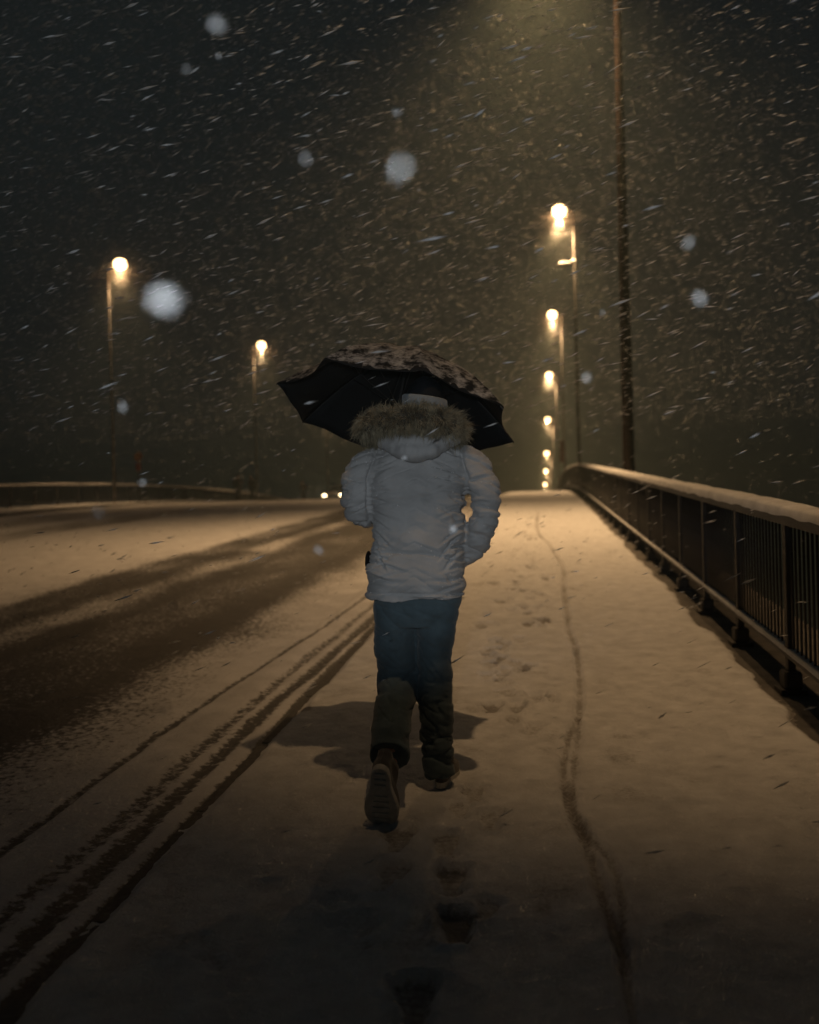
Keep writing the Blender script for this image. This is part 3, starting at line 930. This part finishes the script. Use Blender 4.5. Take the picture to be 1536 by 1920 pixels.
# trailing foot: up on its toe, sole towards the camera
ph = rad(-62)
toe = Vector((-.068, -.395, -.022))
ln = .286
dirv = Vector((0, math.cos(ph), math.sin(ph)))
shoe_parts(person, toe - dirv * ln + Vector((-.012, 0, .0)), (ph, rad(3), 0), -1.28)

# ------------------------------------------------------------------ umbrella held in front
umb = tag(empty('umbrella', Vector(person.location) + UC), 'open black umbrella dusted with snow, tilted forward over the walker', 'umbrella')
UH = .305
def canopy_pt(k, t, r, off=0.):
    a0, a1 = k * math.pi / 4, (k + 1) * math.pi / 4
    h = UH * (1 - r ** 1.9)
    def rib(a): return (Uu * math.cos(a) + Uv * math.sin(a)) * (r * (1 - .02 * r))
    p = rib(a0) * (1 - t) + rib(a1) * t
    sc_ = 4 * t * (1 - t)
    p = p * (1 - .055 * sc_ * r ** 3 + .035 * sc_ * (1 - r))
    p = p + UN * (h - .012 * sc_ * r + off)
    return p
def canopy_mesh(name, nr, nt_, offf, keep=None):
    V, F = [], []; idx = {}
    for k in range(8):
        for i in range(nr + 1):
            for j in range(nt_ + 1):
                r = i / nr; t = j / nt_
                V.append(canopy_pt(k, t, r, offf(k + t, r))); idx[k, i, j] = len(V) - 1
        for i in range(nr):
            for j in range(nt_):
                if keep is None or keep(k + (j + .5) / nt_, (i + .5) / nr):
                    F.append((idx[k, i, j], idx[k, i + 1, j], idx[k, i + 1, j + 1], idx[k, i, j + 1]))
    return mesh_np(name, np.array([tuple(v) for v in V]), F)
def wind(a, r): return .006 * math.sin(a * 5.1) * r + .004 * math.sin(a * 11 + r * 7)
cme = canopy_mesh('canopy', 14, 8, wind)
co_ = obj('canopy', cme, M_black, umb)
sd = co_.modifiers.new('thick', 'SOLIDIFY'); sd.thickness = .0015; sd.offset = 0
def n2(x, y): return float(fbm(np.array([x * 1.]), np.array([y * 1.]), 3)[0])
M_crust = snow_mat('snow_crust', None, fine=55, bump=1.)
_nt = M_crust.node_tree; _mx = [n for n in _nt.nodes if n.type == 'MIX'][0]
_a = noise_node(_nt, 16, 6, .72, stretch=(1, .6, 1.6)); _b = N(_nt, 'ShaderNodeMapRange')
_b.inputs['From Min'].default_value = .43; _b.inputs['From Max'].default_value = .60; _b.inputs['To Min'].default_value = 1.; _b.inputs['To Max'].default_value = .35
_nt.links.new(_a.outputs['Fac'], _b.inputs['Value']); _nt.links.new(_b.outputs[0], _mx.inputs['Factor'])
for _n in _nt.nodes:                       # wet black cloth between the patches
    if _n.type == 'VALTORGB' and _n.outputs[0].links and _n.outputs[0].links[0].to_socket == _mx.inputs['B']:
        _n.color_ramp.elements[0].color = (.008, .008, .009, 1); _n.color_ramp.elements[1].color = (.016, .016, .016, 1)
so_ = obj('snow', canopy_mesh('snow', 40, 20, lambda a, r: wind(a, r) + (.0035 + .012 * n2(a * 7 + 3, r * 9) * n2(a * 22, r * 30)) * (1 - r ** 8)), M_crust, umb)
so_['label'] = 'wet snow clinging to the top of the canopy'
for k in range(8):
    a = k * math.pi / 4
    pts = [canopy_pt(k, 0, r, -.006 + wind(k, r)) for r in np.linspace(0, 1.0, 12)]
    MB().tube(pts, .0024, 6).obj('rib', M_pole, umb)
    MB().tube([UN * (UH - .27), canopy_pt(k, 0, .52, -.008)], .002, 6).obj('stretcher', M_pole, umb)
MB().tube([UN * (UH + .045), UN * (UH + .02), UN * UH, UN * (-.44)], [.003, .006, .006, .006], 10).obj('shaft', M_pole, umb)
MB().tube([UN * (-.40), UN * (-.42), UN * (-.52), UN * (-.54)], [.009, .013, .014, .010], 12).obj('handle', M_black, umb)
umb.rotation_euler = (0, 0, 0)
# the walker leans a hair to the right; carry the umbrella with that lean
Rl = Matrix.Rotation(rad(1.5), 3, 'Y')
umb.location = Vector(person.location) + Rl @ UC
umb.rotation_euler = (0, rad(1.5), 0)

# ------------------------------------------------------------------ signs
M_red = simple('red_plate', (.10, .010, .007), .5, nscale=6, var=.2)
M_orange = simple('orange_plate', (.14, .055, .02), .5, nscale=6, var=.2)
sg = tag(empty('sign', (PX - .16, 67.05, zf(67.2) + 2.2)), 'narrow upright red sign panel fixed to a lamp pole at the railing end', 'sign')
MB().box((-.17, -.012, 0), (.17, .012, 1.45), .006).obj('panel', M_red, sg, smooth=False)
for z in (.2, 1.2): MB().tube([(.05, .01, z), (.12, .08, z)], .02, 8).obj('bracket', M_pole, sg)
SYl = 44.6
sp = tag(empty('road_sign', (-18.55, SYl, zf(SYl))), 'small orange and red road sign on a post across the road', 'sign')
MB().tube([(0, 0, 0), (0, 0, 2.45)], .03, 10).obj('post', M_pole, sp)
V, F = tube_geo([(0, -.045, 2.15), (0, -.03, 2.15)], [.21, .21], 24); MB().add(V, F).obj('disc', M_orange, sp, smooth=False)
MB().box((-.13, -.045, 1.50), (.13, -.032, 1.86), .004).obj('plate', M_red, sp, smooth=False)

# ------------------------------------------------------------------ people on the far pavement
M_dk1 = fabric('dark_coat', (.016, .016, .018), sheen=0)
M_dk2 = fabric('dark_trousers', (.012, .012, .013), sheen=0)
def far_person(x, y, rz, sc_, label):
    r = tag(empty('person', (x, y, zf(y) + .04), (0, 0, rz)), label, 'person', 'people on the far pavement')
    r.scale = (sc_,) * 3
    for c in list(person.children):
        if c.name.split('.')[0] in ('coat', 'jeans', 'hat', 'body', 'hood', 'shoe'):
            d = c.copy(); COL.objects.link(d); d.parent = r
            if c.name.split('.')[0] != 'body':
                d.material_slots[0].link = 'OBJECT'; d.material_slots[0].material = M_dk1 if 'jeans' not in c.name else M_dk2
    return r
far_person(-19.0, 61.5, rad(200), .98, 'left one of two dark figures standing together across the road')
far_person(-18.75, 63.8, rad(150), 1.0, 'right one of two dark figures standing together across the road')
far_person(-17.4, 72.5, rad(170), 1.0, 'lone dark figure across the road, left of the oncoming headlights')

# ------------------------------------------------------------------ oncoming car just beyond the crest
M_car = simple('car_paint', (.03, .032, .036), .3, .2, nscale=5, var=.1, spec=.5)
M_glass = simple('car_glass', (.01, .012, .014), .08, nscale=3, var=.1, spec=.6)
M_tyre = simple('tyre_rubber', (.015, .015, .015), .9, nscale=30)
M_hl = emit_mat('headlight_glass', (1., .74, .40), 14.)
CY = 70.5
car = tag(empty('car', (-14.75, CY, zf(CY) - .08), (math.atan(float(zg(71) - zg(70))), 0, 0)), 'oncoming car with lit headlights just showing over the road crest', 'car')
V, F = loft([(0, 0, .52, .72, .22), (.08, 0, .50, .82, .30), (.5, 0, .53, .87, .34), (1.15, 0, .58, .89, .39), (1.6, 0, .60, .89, .40), (3.4, 0, .60, .89, .40), (4.1, 0, .58, .86, .38), (4.35, 0, .56, .78, .30)], 28, 3.6)
MB().add([(x, z, y) for (x, y, z) in V], [f[::-1] for f in F]).obj('body_shell', M_car, car)
V, F = loft([(.90, 0, 2.45, .80, 1.45), (1.10, 0, 2.5, .76, 1.30), (1.36, 0, 2.6, .64, .98), (1.45, 0, 2.65, .54, .80)], 28, 4.)
MB().add(V, F).obj('cabin', M_glass, car)
V, F = loft([(1.40, 0, 2.62, .62, .93), (1.45, 0, 2.64, .58, .86), (1.475, 0, 2.65, .42, .66)], 28, 4.)
MB().add(V, F).obj('roof', M_car, car)
for sx in (-1, 1):
    for yy in (.82, 3.5):
        wdl = obj('wheel', MB().tube([(-.09, 0, 0), (-.07, 0, 0), (.07, 0, 0), (.09, 0, 0)], [.27, .31, .31, .27], 24).mesh('wheel'), M_tyre, car, (sx * .78, yy, .31))
        MB().tube([(-.095, 0, 0), (.095, 0, 0)], .18, 16).obj('rim', M_head, wdl, smooth=False)
    MB().ell((sx * .62, .02, .64), (.15, .08, .075), 16, 10).obj('headlight', M_hl, car)
    MB().ell((sx * .96, 1.55, 1.0), (.09, .06, .06), 12, 8).obj('mirror', M_car, car)
    L = bpy.data.lights.new('headlight_beam', 'SPOT'); L.energy = 260; L.color = (1, .86, .62); L.spot_size = rad(46); L.spot_blend = .8; L.shadow_soft_size = .06
    lo = bpy.data.objects.new('headlight_beam', L); link(lo, car); lo.location = (sx * .62, -.10, .64)
    lo.rotation_euler = Vector((-.02 * sx, -1, -.015)).to_track_quat('-Z', 'Y').to_euler()
MB().box((-.26, .0, .38), (.26, .015, .49)).obj('number_plate', M_band, car, smooth=False)

# ------------------------------------------------------------------ falling snow
M_flake = simple('snowflake', (.80, .82, .84), .9, nscale=30, var=.05)
_nt = M_flake.node_tree; _t = N(_nt, 'ShaderNodeBsdfTranslucent'); _t.inputs[0].default_value = (.85, .87, .9, 1)      # ice lets light through
_m = N(_nt, 'ShaderNodeMixShader'); _m.inputs[0].default_value = .5
_nt.links.new(_nt.nodes['Principled BSDF'].outputs[0], _m.inputs[1]); _nt.links.new(_t.outputs[0], _m.inputs[2])
_nt.links.new(_m.outputs[0], _nt.nodes['Material Output'].inputs[0])
def snowfall(n, y0, y1, seed, wmin, wmax, asp, power=3.):
    r = np.random.default_rng(seed)
    u = r.random(n)
    y = (y0 ** power + u * (y1 ** power - y0 ** power)) ** (1 / power)
    # a slab of weather ahead of the camera, much wider than the view
    x = (-.13 + r.uniform(-.62, .62, n)) * (y + 1.5)
    z = zg(y) + .05 + r.random(n) * (2.0 + .72 * y)
    P = np.stack([x, y, z], -1)
    # keep the walker's own space free under the umbrella
    hug = (z - zg(y) < 1.5 + .02 * y) & (r.random(n) < .8)      # thin out close to the ground
    loc = P - np.array([-.55, 4.3, 0]); under = hug | (np.abs(loc[:, 0]) < .42) & (np.abs(loc[:, 1]) < .35) & (z < 2.0)
    P = P[~under]; n = len(P)
    ang = r.normal(rad(18), rad(6.5), n); yw = r.normal(.1, .25, n)
    d = np.stack([np.cos(ang) * np.cos(yw), np.cos(ang) * np.sin(yw), np.sin(ang)], -1)
    s = np.cross(d, r.normal(0, 1, (n, 3))); s /= np.linalg.norm(s, axis=1)[:, None]
    t = np.cross(d, s)
    w_ = (wmin * (wmax / wmin) ** (r.random(n) ** 1.6))[:, None]
    L = w_ * r.uniform(asp[0], asp[1], n)[:, None]
    j = lambda: r.uniform(.6, 1.25, n)[:, None]
    c = P + d * L * r.uniform(-.25, .25, n)[:, None]
    V = np.stack([P - d * L, c + s * w_ * j(), c + t * w_ * j(), c - s * w_ * j(), c - t * w_ * j(), P + d * L], 1).reshape(-1, 3)
    k = np.arange(n)[:, None] * 6
    T = [(0, 2, 1), (0, 3, 2), (0, 4, 3), (0, 1, 4), (5, 1, 2), (5, 2, 3), (5, 3, 4), (5, 4, 1)]
    F = np.concatenate([k + np.array(q) for q in T], 0)
    return V, F
V1, F1 = snowfall(30000, 2.8, 10., 5, .0016, .0058, (5.5, 11.), 2.5)
V2, F2 = snowfall(100000, 9., 27., 6, .0018, .0048, (7., 15.), 2.0)
V3, F3 = snowfall(30000, 25., 75., 9, .004, .010, (4., 8.), 2.4)
def lamp_swirl(cx, cy, cz, n, seed):
    """flakes caught in the light close under a lamp"""
    r = np.random.default_rng(seed)
    q = r.normal(0, 1, (n, 3)); q /= np.linalg.norm(q, axis=1)[:, None]
    q[:, 2] = np.where((q[:, 2] > 0) & (r.random(n) < .65), -q[:, 2], q[:, 2])
    P = np.array([cx, cy, cz]) + q * (.26 + r.exponential(.85, n))[:, None] * np.array([1., 1., 1.35])
    ang = r.normal(rad(60), rad(25), n)
    d = np.stack([np.cos(ang), r.normal(0, .2, n), np.sin(ang)], -1); d /= np.linalg.norm(d, axis=1)[:, None]
    s = np.cross(d, r.normal(0, 1, (n, 3))); s /= np.linalg.norm(s, axis=1)[:, None]; t = np.cross(d, s)
    w_ = r.uniform(.003, .008, n)[:, None]; L = w_ * r.uniform(2, 5, n)[:, None]
    V = np.stack([P - d * L, P + s * w_, P + t * w_, P - s * w_, P - t * w_, P + d * L], 1).reshape(-1, 3)
    k = np.arange(n)[:, None] * 6
    T = [(0, 2, 1), (0, 3, 2), (0, 4, 3), (0, 1, 4), (5, 1, 2), (5, 2, 3), (5, 3, 4), (5, 4, 1)]
    return V, np.concatenate([k + np.array(q_) for q_ in T], 0)
VS, FS = [V1, V2, V3], [F1, F2, F3]
for k, y in enumerate(RY[1:]): 
    a_, b_ = lamp_swirl(PX - .58, y, zf(y) + 12.02, 2200 if k < 3 else 1100, 40 + k); VS.append(a_); FS.append(b_)
for k, y in enumerate(LY[1:3]):
    a_, b_ = lamp_swirl(LXL + .58, y, zf(y) + 11.02, 2000, 60 + k); VS.append(a_); FS.append(b_)
a_, b_ = lamp_swirl(-14.75, 69.6, zf(69.6) + .75, 500, 77); VS.append(a_); FS.append(b_)
offs = np.cumsum([0] + [len(v) for v in VS[:-1]])
fall = obj('snowfall', mesh_np('snowfall', np.vstack(VS), np.vstack([f + o_ for f, o_ in zip(FS, offs)])), M_flake)
tag(fall, 'snow driving through the air on the wind', 'snow', kind='stuff')

def flake_mesh(seed):
    """a loose clump of crystals: small core with ragged six-fold arms"""
    r = np.random.default_rng(seed); mb = MB()
    mb.ell((0, 0, 0), (.30, .26, .22), 8, 6)
    for c in range(3):
        ax = Vector(r.normal(0, 1, 3)).normalized(); q = ax.to_track_quat('Z', 'Y').to_matrix()
        off = Vector(r.normal(0, .22, 3))
        for k in range(6):
            a = k * math.pi / 3
            e = q @ Vector((math.cos(a), math.sin(a), 0)) * float(r.uniform(.55, 1.))
            mb.tube([off, off + e * .6, off + e], [.13, .11, .03], 5)
            for sgn in (-1, 1):
                b = q @ Vector((math.cos(a + sgn * .9), math.sin(a + sgn * .9), 0)) * .3
                mb.tube([off + e * .55, off + e * .55 + b], [.07, .03], 4)
    me = mb.mesh('snowflake'); me.materials.append(M_flake); return me
FM = [flake_mesh(k) for k in range(5)]
# x, y, z of the near flakes drifting past, half-size, what singles each one out
FL = [
      ((-0.2129, 0.5600, 1.5252), 0.00980, 'largest and brightest blurred snowflake, right of the leftmost lit lamp'),
      ((-0.0787, 0.6000, 1.6055), 0.00468, 'large round blurred snowflake high above the umbrella'),
      ((-0.2715, 0.8500, 1.8289), 0.00494, 'blurred oval snowflake at the top left of the dark sky'),
      ((-0.2284, 1.0000, 1.7607), 0.00390, 'faint blurred snowflake left of the large round one above the umbrella'),
      ((-0.4225, 1.2000, 1.9545), 0.00312, 'very faint snowflake below the oval one at top left'),
      ((0.0535, 0.7200, 1.4585), 0.00364, 'faint round blurred snowflake left of the near lamp post, above the railing'),
      ((0.1727, 1.1500, 1.6888), 0.00546, 'upper one of two blurred snowflakes in the dark right of the near lamp post'),
      ((0.1695, 1.0500, 1.6062), 0.00520, 'lower one of two blurred snowflakes in the dark right of the near lamp post'),
      ((0.0693, 1.4000, 1.5741), 0.00585, 'ragged snowflake between the third street lamp and the near lamp post'),
      ((-0.5599, 1.3000, 1.5483), 0.00546, 'faint ragged snowflake below the leftmost lit lamp'),
      ((-0.5078, 1.1000, 1.4036), 0.00598, 'soft oval snowflake over the far left edge of the road'),
      ((-0.3380, 1.5000, 1.3376), 0.00715, 'feathery snowflake over the road just left of the grey coat'),
      ((-0.5353, 1.4000, 1.2650), 0.00546, 'pale snowflake over the dark wheel tracks of the road'),
      ((-0.1472, 1.7000, 1.3620), 0.00780, 'feathery snowflake drifting in front of the lower right of the coat'),
      ((-0.2118, 1.6000, 2.0395), 0.00650, 'ragged small snowflake at top centre above the large round one'),
      ((-0.5078, 1.6000, 2.1568), 0.00442, 'tiny snowflake just under the oval one at the top left'),
      ((-0.5956, 1.5000, 1.0911), 0.00468, 'small pinkish snowflake over the near road, lower left'),
      ((-0.6204, 1.5000, 1.4509), 0.00520, 'small snowflake low in front of the far railing at left'),
      ((0.1200, 1.8000, 1.7380), 0.00442, 'small pale snowflake right of the second right-hand lamp'),
      ((-0.2972, 2.2000, 1.5127), 0.00650, 'small snowflake in front of the upper back of the coat'),
      ]
for k, (p, s, lab) in enumerate(FL):
    o = obj('snowflake', FM[k % 5], None, None, p, (k * .7, k * 1.3, k * .4)); o.scale = (s, s, s * .9)
    tag(o, lab, 'snowflake', 'large flakes drifting close by')

# ------------------------------------------------------------------ snow-laden air
m = bpy.data.materials.new('snowy_air'); m.use_nodes = True
nt = m.node_tree; nt.nodes.clear()
mo = N(nt, 'ShaderNodeOutputMaterial'); pv = N(nt, 'ShaderNodeVolumePrincipled')
pv.inputs['Color'].default_value = (.72, .90, .84, 1); pv.inputs['Density'].default_value = HAZE; pv.inputs['Anisotropy'].default_value = .25
nt.links.new(pv.outputs[0], mo.inputs['Volume'])
hz = obj('haze', MB().box((-720, -720, -32), (720, 920, 30)).mesh('haze', False), m)
tag(hz, 'thin veil of snowy air over the whole bridge', 'haze', kind='stuff')
